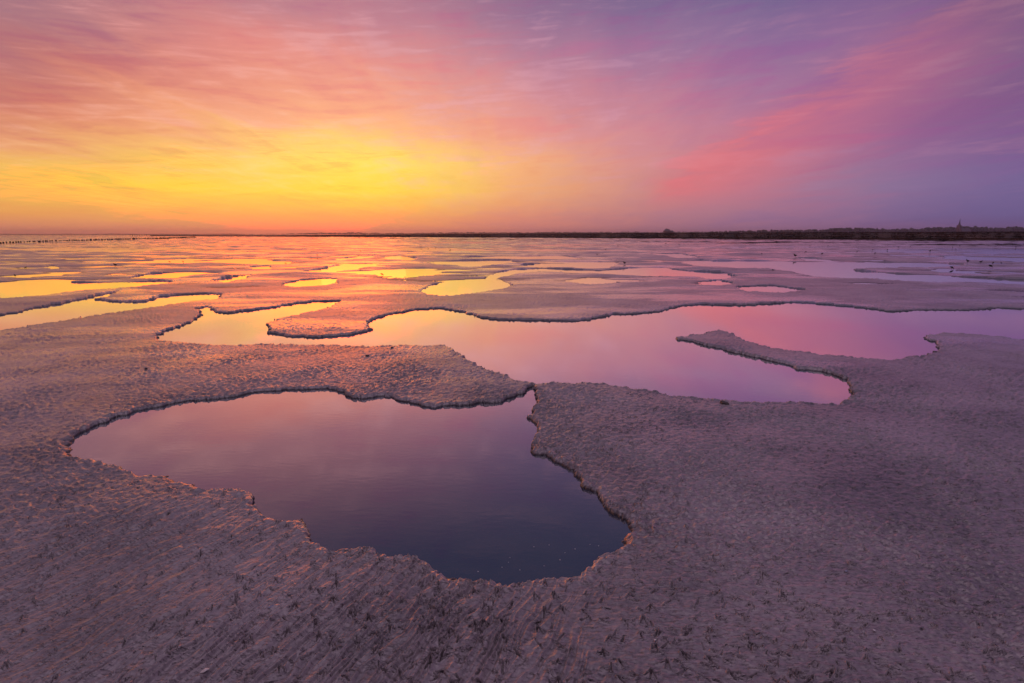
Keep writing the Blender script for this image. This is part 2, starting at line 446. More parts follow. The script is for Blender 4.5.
nprint = 0
for k in range(620):
    # a walk of one bird
    r = 1.25 + 6.5 * random.random() ** 1.15
    a = R(random.uniform(-52, 52))
    x, y = r * math.sin(a), r * math.cos(a)
    ang = random.uniform(0, 2 * math.pi)
    sz = random.choice((0.026, 0.032, 0.038, 0.044))
    if float(perlin(np.array([x / 1.3]), np.array([y / 1.3]), 33)[0]) < -0.12: continue
    step = sz * random.uniform(1.7, 2.8)
    for q in range(random.randint(3, 16)):
        side = 1 if q % 2 else -1
        fx = x + side * 0.018 * math.cos(ang); fy = y - side * 0.018 * math.sin(ang)
        footprint(fx, fy, ang + random.uniform(-0.12, 0.12), sz)
        x += step * math.sin(ang); y += step * math.cos(ang)
        ang += random.uniform(-0.35, 0.35)
for k in range(3600):
    # loose strokes: beak probes and half prints
    r = 1.25 + 6.0 * random.random(); a = R(random.uniform(-52, 52))
    stamp(r * math.sin(a), r * math.cos(a), random.gauss(0.9, 0.9), random.uniform(0.018, 0.050), random.uniform(0.0025, 0.0050), random.uniform(0.004, 0.010))

def ground_z(x, y):
    r = math.hypot(x, y); a = math.atan2(x, y)
    i = min(max(int(np.searchsorted(rr, r)), 1), nr - 1); j = min(max(int(np.searchsorted(th, a)), 1), nt - 1)
    return float(H[i, j])

co = np.stack([X, Y, H], -1).reshape(-1, 3)
I, J = np.meshgrid(np.arange(nr - 1), np.arange(nt), indexing='ij')
J2 = (J + 1) % nt
quads = np.stack([I * nt + J, I * nt + J2, (I + 1) * nt + J2, (I + 1) * nt + J], -1).reshape(-1, 4)
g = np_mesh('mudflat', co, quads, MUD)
at_ = g.data.attributes.new('damp_shade', 'FLOAT', 'POINT'); at_.data.foreach_set('value', DAMP_SHADE.astype(np.float32).ravel())
tag(g, kind='structure')

# water lies at one level everywhere under the flat
wv = [(0, 0, WATER)]; wf = []
rings = [30, 400, 3000, 11900]
for r in rings:
    for i in range(48):
        a = i * math.tau / 48
        wv.append((r * math.sin(a), r * math.cos(a), WATER))
for i in range(48):
    wf.append((0, 1 + (i + 1) % 48, 1 + i))
    for q in range(len(rings) - 1):
        b = 1 + q * 48
        wf.append((b + i, b + (i + 1) % 48, b + 48 + (i + 1) % 48, b + 48 + i))
w = mesh_obj('water', wv, wf, WAT)
tag(w, kind='structure')

# ------------------------------------------------------------------ salt marsh rising along the right half of the horizon
edge_px = [(150,236.1),(200,236.3),(300,236.7),(400,237.1),(520,237.6),(650,238.4),(768,239.4),(896,240.1),(1024,240.9),(1150,241.5),(1400,242)]
top_px = {150:235.9,200:235.7,300:235.1,400:234.5,520:233.8,650:233.3,768:233.0,896:232.6,1024:232.2,1150:231.6,1400:231.4}
ex = np.array([e[0] for e in edge_px]); ey = np.array([e[1] for e in edge_px])
tx = np.array(sorted(top_px)); ty = np.array([top_px[k] for k in tx])
def marsh_profile(px):
    y = np.interp(px, ex, ey)
    e = on_ground(px, y)
    depth = e[1]
    dtop = depth * 1.16
    # world height of the ridge
    v = (341.5 - float(np.interp(px, tx, ty))) / F
    d = pdir(px, np.interp(px, tx, ty))
    ztop = CAM_H + d[2] * dtop / d[1]
    return e, depth, max(ztop, 0.5)
mv = []; mf = []
pxs = np.arange(150, 1400, 2.5)
for i, px in enumerate(pxs):
    e, depth, zt = marsh_profile(px)
    prof = [(1.0, -0.2), (1.004, 0.28), (1.03, 0.42), (1.07, zt * 0.55), (1.12, zt * 0.88), (1.16, zt), (1.2, zt * 0.98), (1.5, zt * 0.7), (3.0, zt * 0.5)]
    wob = 1 + 0.012 * float(perlin(np.array([px / 9.0]), np.array([0.5]), 31)[0])
    for j, (k, z) in enumerate(prof):
        jit = 0.10 * float(perlin(np.array([px / 5.0]), np.array([j * 3.3]), 32)[0]) if j > 1 else 0
        mv.append((at_depth(px, 1) * depth * k * wob / 1.0, depth * k * wob, z + jit))
    if i:
        n = len(prof); a = (i - 1) * n; b = i * n
        for j in range(n - 1):
            mf.append((a + j, b + j, b + j + 1, a + j + 1))
m_ = mesh_obj('marsh_bank', mv, mf, BANK, smooth=True)
tag(m_, kind='structure')

gv = []; gf = []
for k in range(26000):
    px = 290 + 1110 * random.random() ** 0.85
    e, depth, zt = marsh_profile(px)
    k_ = random.choice((1.003, 1.006, 1.02, 1.05, 1.09, 1.13, 1.16, 1.17)) + random.uniform(0, 0.02)
    z = float(np.interp(k_, [1.0, 1.004, 1.03, 1.07, 1.12, 1.16, 1.2], [-0.2, 0.28, 0.42, zt * 0.55, zt * 0.88, zt, zt * 0.98]))
    bx, by = at_depth(px, 1) * depth * k_, depth * k_
    n = random.randint(3, 5)
    for q in range(n):
        a = random.uniform(0, math.pi); s_ = random.uniform(0.10, 0.35)
        hgt = random.uniform(0.08, 0.26); lean = random.uniform(-0.15, 0.15)
        dx, dy = math.cos(a) * s_, math.sin(a) * s_
        ox, oy = random.uniform(-0.4, 0.4), random.uniform(-0.4, 0.4)
        b = len(gv)
        gv += [(bx + ox - dx, by + oy - dy, z - 0.1), (bx + ox + dx, by + oy + dy, z - 0.1), (bx + ox + lean, by + oy + lean, z + hgt)]
        gf.append((b, b + 1, b + 2))
gg = mesh_obj('marsh_grass', gv, gf, GRASS)
tag(gg, 'dark reddish brown salt marsh grass along the right of the horizon', 'marsh grass', kind='stuff')

# ------------------------------------------------------------------ far woods
def clump(V, Fc, cx, cy, z0, w, h, seed):
    """one distant tree: short trunk, lumpy crown of overlapping facets"""
    rnd = random.Random(seed)
    def blob(bx, by, bz, rx, rz):
        b = len(V); n, m = 7, 5
        for j in range(m):
            ph = math.pi * (j + 0.5) / m
            for i in range(n):
                a = math.tau * (i + 0.5 * (j % 2)) / n
                k = rnd.uniform(0.78, 1.18)
                V.append((bx + rx * k * math.sin(ph) * math.cos(a), by + rx * k * math.sin(ph) * math.sin(a), bz + rz * k * math.cos(ph)))
        for j in range(m - 1):
            for i in range(n):
                Fc.append((b + j * n + i, b + j * n + (i + 1) % n, b + (j + 1) * n + (i + 1) % n, b + (j + 1) * n + i))
        Fc.append(tuple(b + i for i in range(n))); Fc.append(tuple(b + (m - 1) * n + i for i in range(n))[::-1])
    b = len(V); t = w * 0.05
    for zz in (z0, z0 + h * 0.5):
        for a in range(4):
            V.append((cx + t * math.cos(a * math.pi / 2), cy + t * math.sin(a * math.pi / 2), zz))
    for i in range(4): Fc.append((b + i, b + (i + 1) % 4, b + 4 + (i + 1) % 4, b + 4 + i))
    for q in range(rnd.randint(4, 6)):
        blob(cx + rnd.uniform(-.32, .32) * w, cy + rnd.uniform(-.32, .32) * w, z0 + h * rnd.uniform(0.42, 0.80), w * rnd.uniform(0.2, 0.34), h * rnd.uniform(0.14, 0.24))

V_, F_ = [], []
prof_x = [690, 730, 760, 800, 825, 845, 865, 880, 900, 925, 945, 960, 985, 993, 1005, 1024, 1100, 1300]
prof_y = [231.6, 230.5, 229.6, 229.2, 228.8, 226.8, 227.6, 228.4, 228.3, 227.4, 226.4, 226.0, 226.0, 227.2, 226.0, 226.8, 226.5, 227]
k = 0
px = 690.0
while px < 1300:
    for row in range(3):
        D = 1200 + row * 45 + random.uniform(-15, 15)
        q = px + random.uniform(-2, 2)
        hgt = (234.5 - np.interp(q, prof_x, prof_y)) / 569 * D + CAM_H
        hgt *= random.uniform(0.74, 1.02)
        clump(V_, F_, at_depth(q, D), D, 0.0, max(6, hgt * random.uniform(0.6, 0.9)), float(hgt), k); k += 1
    px += random.uniform(2.0, 3.6)
wood = mesh_obj('distant_wood', V_, F_, TREE)
tag(wood, 'hazy bluish line of far trees on the right horizon around the church', 'wood', kind='stuff')
V_, F_ = [], []
px = 215.0
while px < 700:
    D = 2600 + random.uniform(-150, 150)
    top = np.interp(px, [215, 280, 310, 350, 380, 420, 470, 540, 700], [234.4, 233.6, 232.6, 232.2, 232.8, 232.6, 232.0, 231.8, 231.6])
    hgt = float((234.5 - top) / 569 * D + CAM_H) * random.uniform(0.8, 1.1)
    clump(V_, F_, at_depth(px, D), D, 0.0, max(9, hgt * 1.5), max(hgt, 2), k); k += 1
    px += random.uniform(1.2, 3.0)
wood2 = mesh_obj('distant_wood', V_, F_, TREE)
tag(wood2, 'very faint low line of trees on the horizon beneath the yellow glow', 'wood', kind='stuff')

# low far land at the left edge of the sea
lv, lf = [], []
for i, px in enumerate(np.arange(-260, 240, 10.0)):
    D = 3600
    z = 6.5 + 3.0 * float(perlin(np.array([px / 30.0]), np.array([0.3]), 41)[0])
    x = at_depth(px, D)
    lv += [(x, D - 150, -1), (x, D, z), (x, D + 300, z * 0.6), (x * 1.3, D + 1200, 1)]
    if i:
        a, b = (i - 1) * 4, i * 4
        for j in range(3): lf.append((a + j, b + j, b + j + 1, a + j + 1))
tag(mesh_obj('far_coast', lv, lf, BANK, smooth=True), kind='structure')

# ------------------------------------------------------------------ buildings on the horizon
def box_vf(x0, x1, y0, y1, z0, z1):
    v = [(x0,y0,z0),(x1,y0,z0),(x1,y1,z0),(x0,y1,z0),(x0,y0,z1),(x1,y0,z1),(x1,y1,z1),(x0,y1,z1)]
    f = [(0,3,2,1),(4,5,6,7),(0,1,5,4),(1,2,6,5),(2,3,7,6),(3,0,4,7)]
    return v, f
def gable_vf(x0, x1, y0, y1, z0, z1, over=0.4):
    x0 -= over; x1 += over; y0 -= over; y1 += over
    ym = (y0 + y1) / 2
    v = [(x0,y0,z0),(x1,y0,z0),(x1,y1,z0),(x0,y1,z0),(x0,ym,z1),(x1,ym,z1)]
    f = [(0,3,2,1),(0,1,5,4),(2,3,4,5),(1,2,5),(3,0,4)]
    return v, f
def hip_vf(x0, x1, y0, y1, z0, z1, inset):
    ym = (y0 + y1) / 2
    v = [(x0,y0,z0),(x1,y0,z0),(x1,y1,z0),(x0,y1,z0),(x0+inset,ym,z1),(x1-inset,ym,z1)]
    f = [(0,3,2,1),(0,1,5,4),(2,3,4,5),(1,2,5),(3,0,4)]
    return v, f

D = 1175.0
ch = empty('church', (at_depth(958, D), D, 0), 0.25)
tag(ch, 'far church with a thin pointed spire rising above the hazy trees', 'church')
mesh_obj('tower', *box_vf(-2.4, 2.4, -3.2, 3.2, 0, 20), BRICK, ch)
sv = [(-3.5,-3.5,20),(3.5,-3.5,20),(3.5,3.5,20),(-3.5,3.5,20)]
sv = []
for i in range(8):
    a = math.tau * (i + .5) / 8; sv.append((3.4 * math.cos(a), 3.4 * math.sin(a), 20.02))
for i in range(8):
    a = math.tau * (i + .5) / 8; sv.append((1.5 * math.cos(a), 1.5 * math.sin(a), 25))
sv.append((0, 0, 34.5))
sf = [(i, (i+1) % 8, 8 + (i+1) % 8, 8 + i) for i in range(8)] + [(8 + i, 8 + (i+1) % 8, 16) for i in range(8)]
mesh_obj('spire', [(a_*.75,b_*.75,c_) for a_,b_,c_ in sv], sf, SLATE, ch)
mesh_obj('nave', *box_vf(3.25, 26, -5, 5, 0, 8), BRICK, ch)
mesh_obj('nave_roof', *gable_vf(3.7, 26, -5, 5, 8.01, 14.5), SLATE, ch)
for z in (6, 15):
    mesh_obj('window', *box_vf(-0.9, 0.9, -3.3, -3.21, z, z + 3), PANE, ch)
for i in range(4):
    mesh_obj('window', *box_vf(6 + i * 5, 7.6 + i * 5, -5.1, -5.01, 2, 6), PANE, ch)

D = 900.0
fh = empty('farmhouse', (at_depth(667, D), D, 0), 0.06)
fh.scale = (0.8, 0.8, 0.93)
tag(fh, 'far hazy farmhouse with a broad hipped roof standing alone behind the marsh', 'farmhouse')
mesh_obj('wall', *box_vf(-6, 6, -5, 5, 0, 6.9), BRICK, fh)
rf = mesh_obj('roof', *hip_vf(-6.6, 6.6, -5.6, 5.6, 6.91, 10.8, 3.2), SLATE, fh)
mesh_obj('chimney', *box_vf(-1.9, -1.0, -0.5, 0.5, 10.0, 11.8), BRICK, rf)
mesh_obj('annex_wall', *box_vf(6.05, 12, -4, 4, 0, 5.6), BRICK, fh)
mesh_obj('annex_roof', *hip_vf(6.65, 12.5, -4.5, 4.5, 5.61, 8.4, 1.5), SLATE, fh)
for i in range(4):
    mesh_obj('window', *box_vf(-5 + i * 2.8, -3.8 + i * 2.8, -5.08, -5.01, 4.4, 6.2), PANE, fh)

# ------------------------------------------------------------------ groyne posts on the left
def post_mesh(name, rad, hgt, seed):
    rnd = random.Random(seed)
    n = 8; v = []; f = []
    lv_ = [-0.5, 0.0, hgt * 0.45, hgt * 0.9, hgt]
    for j, z in enumerate(lv_):
        k = 1.0 - 0.08 * j + rnd.uniform(-.04, .04)
        for i in range(n):
            a = math.tau * i / n
            v.append((rad * k * math.cos(a), rad * k * math.sin(a), z + (rnd.uniform(-.03, .03) if j == 4 else 0)))
    for j in range(4):
        for i in range(n): f.append((j*n+i, j*n+(i+1)%n, (j+1)*n+(i+1)%n, (j+1)*n+i))
    f.append(tuple(4*n+i for i in range(n)))
    return mesh_obj(name, v, f, WOODM)
p0 = post_mesh('groyne_post', 0.15, 0.24, 3)
tag(p0, 'short dark wooden post in the long groyne row across the left tidal flat', 'post', 'posts of the long groyne row')
A = np.array(on_ground(-26, 243.6)); B = np.array(on_ground(196, 237.55))
L_ = np.hypot(*(B - A)); n = int(L_ / 1.22)
first = True
for i in range(n):
    t = i / n
    x, y = A + (B - A) * t
    o = p0 if first else p0.copy()
    if not first: COL.objects.link(o)
    first = False
    o.location = (x + random.uniform(-.08, .08), y + random.uniform(-.2, .2), max(ground_z(x, y), WATER) - 0.02)
    o.rotation_euler = (random.uniform(-.05, .05), random.uniform(-.07, .07), random.uniform(0, 6))
    s_ = random.uniform(0.8, 1.2); o.scale = (s_, s_, random.uniform(0.8, 1.2) * (1 + 1.2 * t))
q0 = post_mesh('groyne_post', 0.22, 1.5, 5)
tag(q0, 'tiny far post of the second groyne row, just under the left horizon', 'post', 'posts of the second groyne row')
for i in range(30):
    px = 130 + i * 2.35
    D = 520.0 + i * 3
    o = q0 if i == 0 else q0.copy()
    if i: COL.objects.link(o)
    o.location = (at_depth(px, D), D, WATER)
    o.rotation_euler = (0, random.uniform(-.04, .04), random.uniform(0, 6))
    o.scale = (1, 1, random.uniform(0.85, 1.2))

# ------------------------------------------------------------------ shorebirds
def loft(rings_, n=10):
    """rings_: (x, z, ry, rz) along the bird's length; one continuous closed skin"""
    v, f = [], []
    for (x, z, ry, rz, tilt) in rings_:
        for i in range(n):
            a = math.tau * i / n
            v.append((x - math.sin(tilt) * rz * 1.25 * math.sin(a), ry * 1.25 * math.cos(a), z + math.cos(tilt) * rz * 1.25 * math.sin(a)))
    m = len(rings_)
    for j in range(m - 1):
        for i in range(n): f.append((j*n+i, j*n+(i+1)%n, (j+1)*n+(i+1)%n, (j+1)*n+i))
    f.append(tuple(range(n))[::-1]); f.append(tuple((m-1)*n+i for i in range(n)))
    return v, f
def make_bird(kind):
    b = empty('shorebird', (0, 0, 0))
    if kind == 'standing':
        rings_ = [(-0.135,0.150,0.004,0.003,0),(-0.10,0.155,0.016,0.010,0),(-0.06,0.160,0.034,0.030,0),(0.0,0.158,0.044,0.042,0.1),(0.045,0.168,0.038,0.038,0.4),
                  (0.070,0.190,0.022,0.024,0.9),(0.082,0.212,0.016,0.018,1.1),(0.092,0.232,0.020,0.020,0.8),(0.108,0.242,0.019,0.018,0.2),(0.122,0.240,0.010,0.010,0),(0.126,0.239,0.004,0.004,0)]
        beak = ((0.122, 0.239), (0.175, 0.222)); hz = 0.125
    else:
        rings_ = [(-0.130,0.185,0.004,0.003,0),(-0.10,0.182,0.016,0.010,0),(-0.06,0.172,0.034,0.030,-.2),(0.0,0.155,0.044,0.042,-.3),(0.045,0.138,0.038,0.036,-.5),
                  (0.080,0.112,0.024,0.024,-.9),(0.100,0.088,0.017,0.018,-1),(0.114,0.070,0.019,0.018,-.8),(0.126,0.058,0.014,0.012,-.7),(0.132,0.050,0.005,0.005,-.7)]
        beak = ((0.130, 0.052), (0.150, 0.004)); hz = 0.125
    v, f = loft(rings_)
    mesh_obj('body', v, f, FEATHER, b, smooth=True)
    def rod(name, p, q, r1, r2):
        p = Vector(p); q = Vector(q); d = (q - p).normalized()
        s = d.cross(Vector((0, 1, 0.01))).normalized(); t = d.cross(s)
        v, f = [], []
        for (c, r) in ((p, r1), (q, r2)):
            for i in range(5):
                a = math.tau * i / 5
                v.append(tuple(c + s * r * math.cos(a) + t * r * math.sin(a)))
        for i in range(5): f.append((i, (i+1)%5, 5+(i+1)%5, 5+i))
        f.append((4,3,2,1,0)); f.append((5,6,7,8,9))
        return mesh_obj(name, v, f, BEAK, b)
    rod('beak', (beak[0][0], 0, beak[0][1]), (beak[1][0], 0, beak[1][1]), 0.005, 0.0018)
    for sy in (-1, 1):
        # thigh, shank and toes in one leg mesh
        sv, sf = [], []
        chain = [((0.0, sy*0.020, hz+0.01), 0.008), ((-0.012, sy*0.020, 0.075), 0.0038), ((0.0+0.01*sy, sy*0.020, 0.006), 0.0036)]
        for (c, r) in chain:
            for i in range(5):
                a = math.tau * i / 5; sv.append((c[0] + r*math.cos(a), c[1] + r*math.sin(a), c[2]))
        for j in range(2):
            for i in range(5): sf.append((j*5+i, j*5+(i+1)%5, (j+1)*5+(i+1)%5, (j+1)*5+i))
        for da in (-0.7, 0, 0.7, math.pi):
            l = 0.03 if da < 3 else 0.01
            k = len(sv); cx, cy = 0.01*sy, sy*0.02
            tx_, ty_ = cx + l*math.cos(da), cy + l*math.sin(da)
            sv += [(cx, cy-0.003, 0), (cx, cy+0.003, 0), (cx, cy, 0.008), (tx_, ty_, 0.001)]
            sf += [(k, k+1, k+3), (k+1, k+2, k+3), (k+2, k, k+3), (k, k+2, k+1)]
        mesh_obj('leg', sv, sf, BEAK, b)
    return b
BIRDS = [
 (15.3,277.2,.62,'s','small dark shorebird on mud at the far left, above the long yellow channel'),
 (26,268.6,.6,'f','tiny dark shorebird on grey mud, left of the little bright puddle at far left'),
 (115.7,268.2,1.0,'s','lone dark shorebird on mauve mud above the left yellow channel'),
 (169.5,262.6,.6,'f','left of two small dark shorebirds by the thin yellow streak at left'),
 (183,262.4,.6,'f','right of two small dark shorebirds by the thin yellow streak at left'),
 (229,257,.5,'s','left one of a tiny pair of shorebirds above the yellow pool'),
 (232.2,257,.5,'f','right one of a tiny pair of shorebirds above the yellow pool'),
 (285.6,264,.6,'f','small shorebird at the right end of the yellow streak pool'),
 (317.5,256.8,.7,'s','dark shorebird on mud left of the small yellow pool under the glow'),
 (360.6,252,.6,'f','tiny shorebird far out under the yellow glow, on orange mud'),
 (382,276.2,.62,'f','dark shorebird at the near edge of the oval yellow pool'),
 (421,248,.75,'s','leftmost of three far shorebirds in a row on pink mud near the centre'),
 (428,248.4,.75,'f','middle of three far shorebirds in a row on pink mud near the centre'),
 (435.6,248,.75,'s','rightmost of three far shorebirds in a row on pink mud near the centre'),
 (450.3,252,.95,'f','dark round shorebird feeding above the yellow channel near the centre'),
 (597,255.2,.65,'f','small shorebird on mauve mud, left of the pink pool at centre right'),
 (605.5,250.2,.8,'s','upright shorebird on mud beyond the pink pools at centre'),
 (618,247.2,1.0,'s','upright far shorebird below the dark marsh, left of the farmhouse'),
 (665.6,244.4,1.2,'s','upright far shorebird directly below the farmhouse'),
 (679,245,.9,'f','far feeding shorebird just right of the one below the farmhouse'),
 (624.5,265.6,.95,'s','dark shorebird standing alone at the upper edge of the long pink pool'),
 (751,242.8,1.1,'f','far shorebird close under the marsh edge, right of the farmhouse'),
 (761.7,255.6,.75,'s','small shorebird left of the tall dark one on the right flat'),
 (795,258.6,1.35,'s','tallest dark shorebird standing beside the narrow lilac puddle'),
 (805.5,253.2,.95,'f','feeding shorebird just above right of the tall dark one'),
 (822,256,1.0,'f','plump dark shorebird right of the narrow lilac puddle'),
 (810,246.4,.9,'s','left of two far shorebirds under the marsh edge at right'),
 (828,246.6,1.0,'f','right of two far shorebirds under the marsh edge at right'),
 (772.6,272.0,.5,'f','small shorebird on the mud tongue above the pink pool at right'),
 (815.6,243,.9,'f','farthest tiny shorebird touching the dark marsh edge at right'),
 (856.7,253.6,.8,'s','small shorebird alone on lilac mud, left of two at the same distance'),
 (874.7,255.4,1.0,'s','dark shorebird below a smaller far one on the right flat'),
 (872.6,250.4,.8,'s','thin far shorebird above a larger dark one on the right flat'),
 (887.5,250.4,1.0,'f','dark feeding shorebird right of the thin far one'),
 (898.3,248.2,.9,'f','small far shorebird between two others under the marsh at right'),
 (910.6,246.8,.9,'f','far shorebird left of the church, close to the marsh edge'),
 (929.6,254.2,1.25,'s','big dark shorebird standing alone left of the church spire'),
 (952.4,248.2,.9,'f','smaller of two far shorebirds directly beneath the church spire'),
 (959.7,246.8,1.2,'s','larger of two far shorebirds directly beneath the church spire'),
 (967.5,264.2,1.1,'s','dark shorebird, leftmost of the cluster at the right edge of the flat'),
 (980.5,263.6,.95,'s','second shorebird from the left in the cluster near the right edge'),
 (992.8,264.8,.8,'f','small shorebird just above the darkest one in the right cluster'),
 (990,268.6,1.0,'f','darkest round shorebird, lowest of the cluster near the right edge'),
 (1001,264.4,.6,'f','faint shorebird, rightmost of the cluster near the right edge'),
 (1015.7,248,1.1,'f','far dark shorebird at the right edge under the marsh'),
 (951.4,269.2,.9,'f','brownish shorebird at the tip of the pale lilac puddle'),
]
src = {'s': make_bird('standing'), 'f': make_bird('feeding')}
used = {'s': False, 'f': False}
for (px, py, sz, kd, lab) in BIRDS:
    b = src[kd] if not used[kd] else None
    if b is None:
        b = copy_tree(src[kd])
    used[kd] = True
    x, y = on_ground(px, py, -0.03)
    b.location = (x, y, max(ground_z(x, y), WATER - 0.02))
    b.scale = (sz * 0.78,) * 3
    b.rotation_euler = (0, 0, random.choice((0, math.pi)) + random.uniform(-.7, .7))
    tag(b, lab, 'bird', 'shorebirds out on the flat')

# ------------------------------------------------------------------ shells, clods and foam near the viewer
def shell_mesh(name, L, mat, seed):
    v, f = [], []
    nu, nvv = 14, 7
    for j in range(nvv + 1):
        t = j / nvv
        for i in range(nu + 1):
            a = -1.25 + 2.5 * i / nu
            rib = 1 + 0.035 * math.cos(i * math.pi)
            rad = L * t * rib
            x = rad * math.cos(a) - L * 0.45; y = rad * math.sin(a) * 0.9
            z = L * 0.32 * math.sin(math.pi * (0.12 + 0.80 * (1 - t) * 0.62 + 0.12)) * (1 - 0.45 * abs(a) / 1.25) - L * 0.16
            v.append((x, y, z))
    w_ = nu + 1
    top = len(v)
    v += [(x, y, z - L * 0.05) for (x, y, z) in v]
    for j in range(nvv):
        for i in range(nu):
            a = j * w_ + i
            f.append((a, a + 1, a + w_ + 1, a + w_))
            f.append((top + a, top + a + w_, top + a + w_ + 1, top + a + 1))
    j = nvv * w_
    for i in range(nu): f.append((j + i, j + i + 1, top + j + i + 1, top + j + i))
    for j in range(nvv):
        for i in (0, nu):
            a = j * w_ + i; q = (a, a + w_, top + a + w_, top + a)
            f.append(q if i == 0 else q[::-1])
    return mesh_obj(name, v, f, mat, smooth=True)
SHELLS = [
 (333,597,.016,SHELL,'tiny white seashell on rippled mud below the near pool'),
 (271,608,.016,SHELLB,'small bluish seashell on the rippled mud, left of the white one'),
 (204.5,672,.020,SHELL,'white seashell near the bottom edge at left, on rippled mud'),
 (903,380.5,.032,SHELL,'pale seashell on mud right of the long channel'),
 (846,571,.012,SHELLB,'small bluish seashell on dark mud at lower right'),
 (874,631,.010,SHELL,'tiny pale seashell near the bottom edge at lower right'),
 (325,533,.010,SHELL,'tiny pale shell at the water edge in the notch of the near pool'),
 (655,640,.009,SHELL,'tiny pale shell near the bottom edge right of centre'),
]
for i, (px, py, L0, mt, lab) in enumerate(SHELLS):
    x, y = on_ground(px, py)
    o = shell_mesh('seashell', L0, mt, i)
    o.location = (x, y, ground_z(x, y) + 0.004)
    o.rotation_euler = (random.uniform(-.3, .3), random.uniform(-.3, .3), random.uniform(0, 6))
    tag(o, lab, 'seashell', 'seashells scattered on the near mud')

def clod(px, py, s_, lab):
    bm = bmesh.new()
    bmesh.ops.create_icosphere(bm, subdivisions=3, radius=1)
    rnd = random.Random(int(px))
    ph = [rnd.uniform(0, 6) for _ in range(6)]
    for v in bm.verts:
        c = v.co
        k = 1 + 0.22 * math.sin(3.1 * c.x + ph[0]) * math.sin(2.7 * c.y + ph[1]) + 0.12 * math.sin(7 * c.z + ph[2]) * math.sin(6 * c.x + ph[3]) + 0.07 * math.sin(13 * c.y + ph[4]) * math.sin(12 * c.x + ph[5])
        v.co = Vector((c.x * k * s_ * 1.5, c.y * k * s_, c.z * k * s_ * 0.62))
    me = bpy.data.meshes.new('mud_clod'); bm.to_mesh(me); bm.free()
    me.polygons.foreach_set('use_smooth', [True] * len(me.polygons))
    me.materials.append(CLOD)
    o = bpy.data.objects.new('mud_clod', me); COL.objects.link(o)
    x, y = on_ground(px, py)
    o.location = (x, y, ground_z(x, y) + s_ * 0.2); o.rotation_euler = (0, 0, rnd.uniform(0, 6))
    tag(o, lab, 'mud clod', 'dark mud clods by the water')
clod(724.5, 403, 0.028, 'dark clod of mud on the near bank of the long channel')
clod(367.5, 356, 0.018, 'small dark clod on pink mud between the near pool and the channel')
clod(392, 347.8, 0.018, 'small dark clod at the channel edge, right of the other pink mud one')
clod(146, 369, 0.014, 'tiny dark clod on the mud tongue left of the near pool')
clod(505, 370.5, 0.030, 'dark clod in the shallows where the mud tongue meets the channel')
clod(178, 470.5, 0.016, 'dark wet clod on the small spur at the left of the near pool')

fl = [(502,567.3),(508.4,562.4),(510,557.6),(590,544.5),(598.6,546),(534,547),(549,545),(565,552.7),(478,571.6),(544,566),(520,570),(560,560),(575,549)]
bm = bmesh.new(); bmesh.ops.create_icosphere(bm, subdivisions=2, radius=1)
fme = bpy.data.meshes.new('foam_fleck'); 
for v in bm.verts: v.co.z *= 0.45
bm.to_mesh(fme); bm.free(); fme.materials.append(FOAM)
for (px, py) in fl:
    x, y = on_ground(px, py, WATER)
    o = bpy.data.objects.new('foam_fleck', fme); COL.objects.link(o)
    s_ = random.uniform(0.0014, 0.0030)
    o.location = (x, y, WATER + s_ * 0.2); o.scale = (s_ * random.uniform(1, 1.8), s_, s_); o.rotation_euler = (0, 0, random.uniform(0, 3))
    tag(o, 'tiny pale foam fleck floating in the dark lower right of the near pool', 'foam', 'foam flecks on the near pool')

# ------------------------------------------------------------------ sky
def lin(c):
    c = c / 255.0
    return c / 12.92 if c <= 0.04045 else ((c + 0.055) / 1.055) ** 2.4

SKY_X = [0, 128, 256, 384, 512, 640, 768, 896, 1024]
SKY_Y = [0, 40, 75, 105, 132, 160, 186, 210, 231]
SKY = [
 [(164,116,130),(182,126,136),(190,128,140),(180,124,146),(142,110,146),(122,102,144),(122,102,146),(122,96,140),(108,88,128)],
 [(180,116,120),(208,130,126),(224,138,134),(216,136,142),(172,124,150),(144,112,152),(142,110,152),(150,104,146),(118,92,134)],
 [(188,112,110),(214,132,120),(230,144,130),(232,150,140),(200,136,152),(174,122,154),(158,114,154),(164,106,142),(126,92,136)],
 [(210,126,108),(234,152,116),(242,162,128),(246,168,136),(220,146,148),(192,126,150),(170,114,152),(152,98,142),(126,88,136)],
 [(228,146,118),(238,158,124),(248,174,136),(252,184,130),(234,156,142),(208,138,150),(186,118,146),(150,102,146),(122,92,142)],
 [(246,186,104),(252,204,96),(254,216,104),(255,226,100),(246,180,128),(214,142,144),(190,122,144),(150,106,148),(122,98,148)],
 [(252,202,78),(255,216,72),(255,220,78),(255,232,74),(246,184,118),(212,142,138),(180,122,146),(136,114,154),(112,100,150)],
 [(244,166,86),(250,182,84),(252,188,84),(252,178,84),(230,150,116),(194,130,136),(166,116,146),(128,106,150),(106,94,146)],
 [(228,138,124),(238,142,120),(248,148,112),(248,148,112),(216,132,126),(172,116,134),(154,112,144),(130,98,144),(108,86,134)],
]
sky_lin = np.array([[[lin(c) for c in col] for col in row] for row in SKY])

def az_el(px, py):
    d = pdir(px, py)
    return math.degrees(math.atan2(d[0], d[1])), math.degrees(math.atan2(d[2], math.hypot(d[0], d[1])))

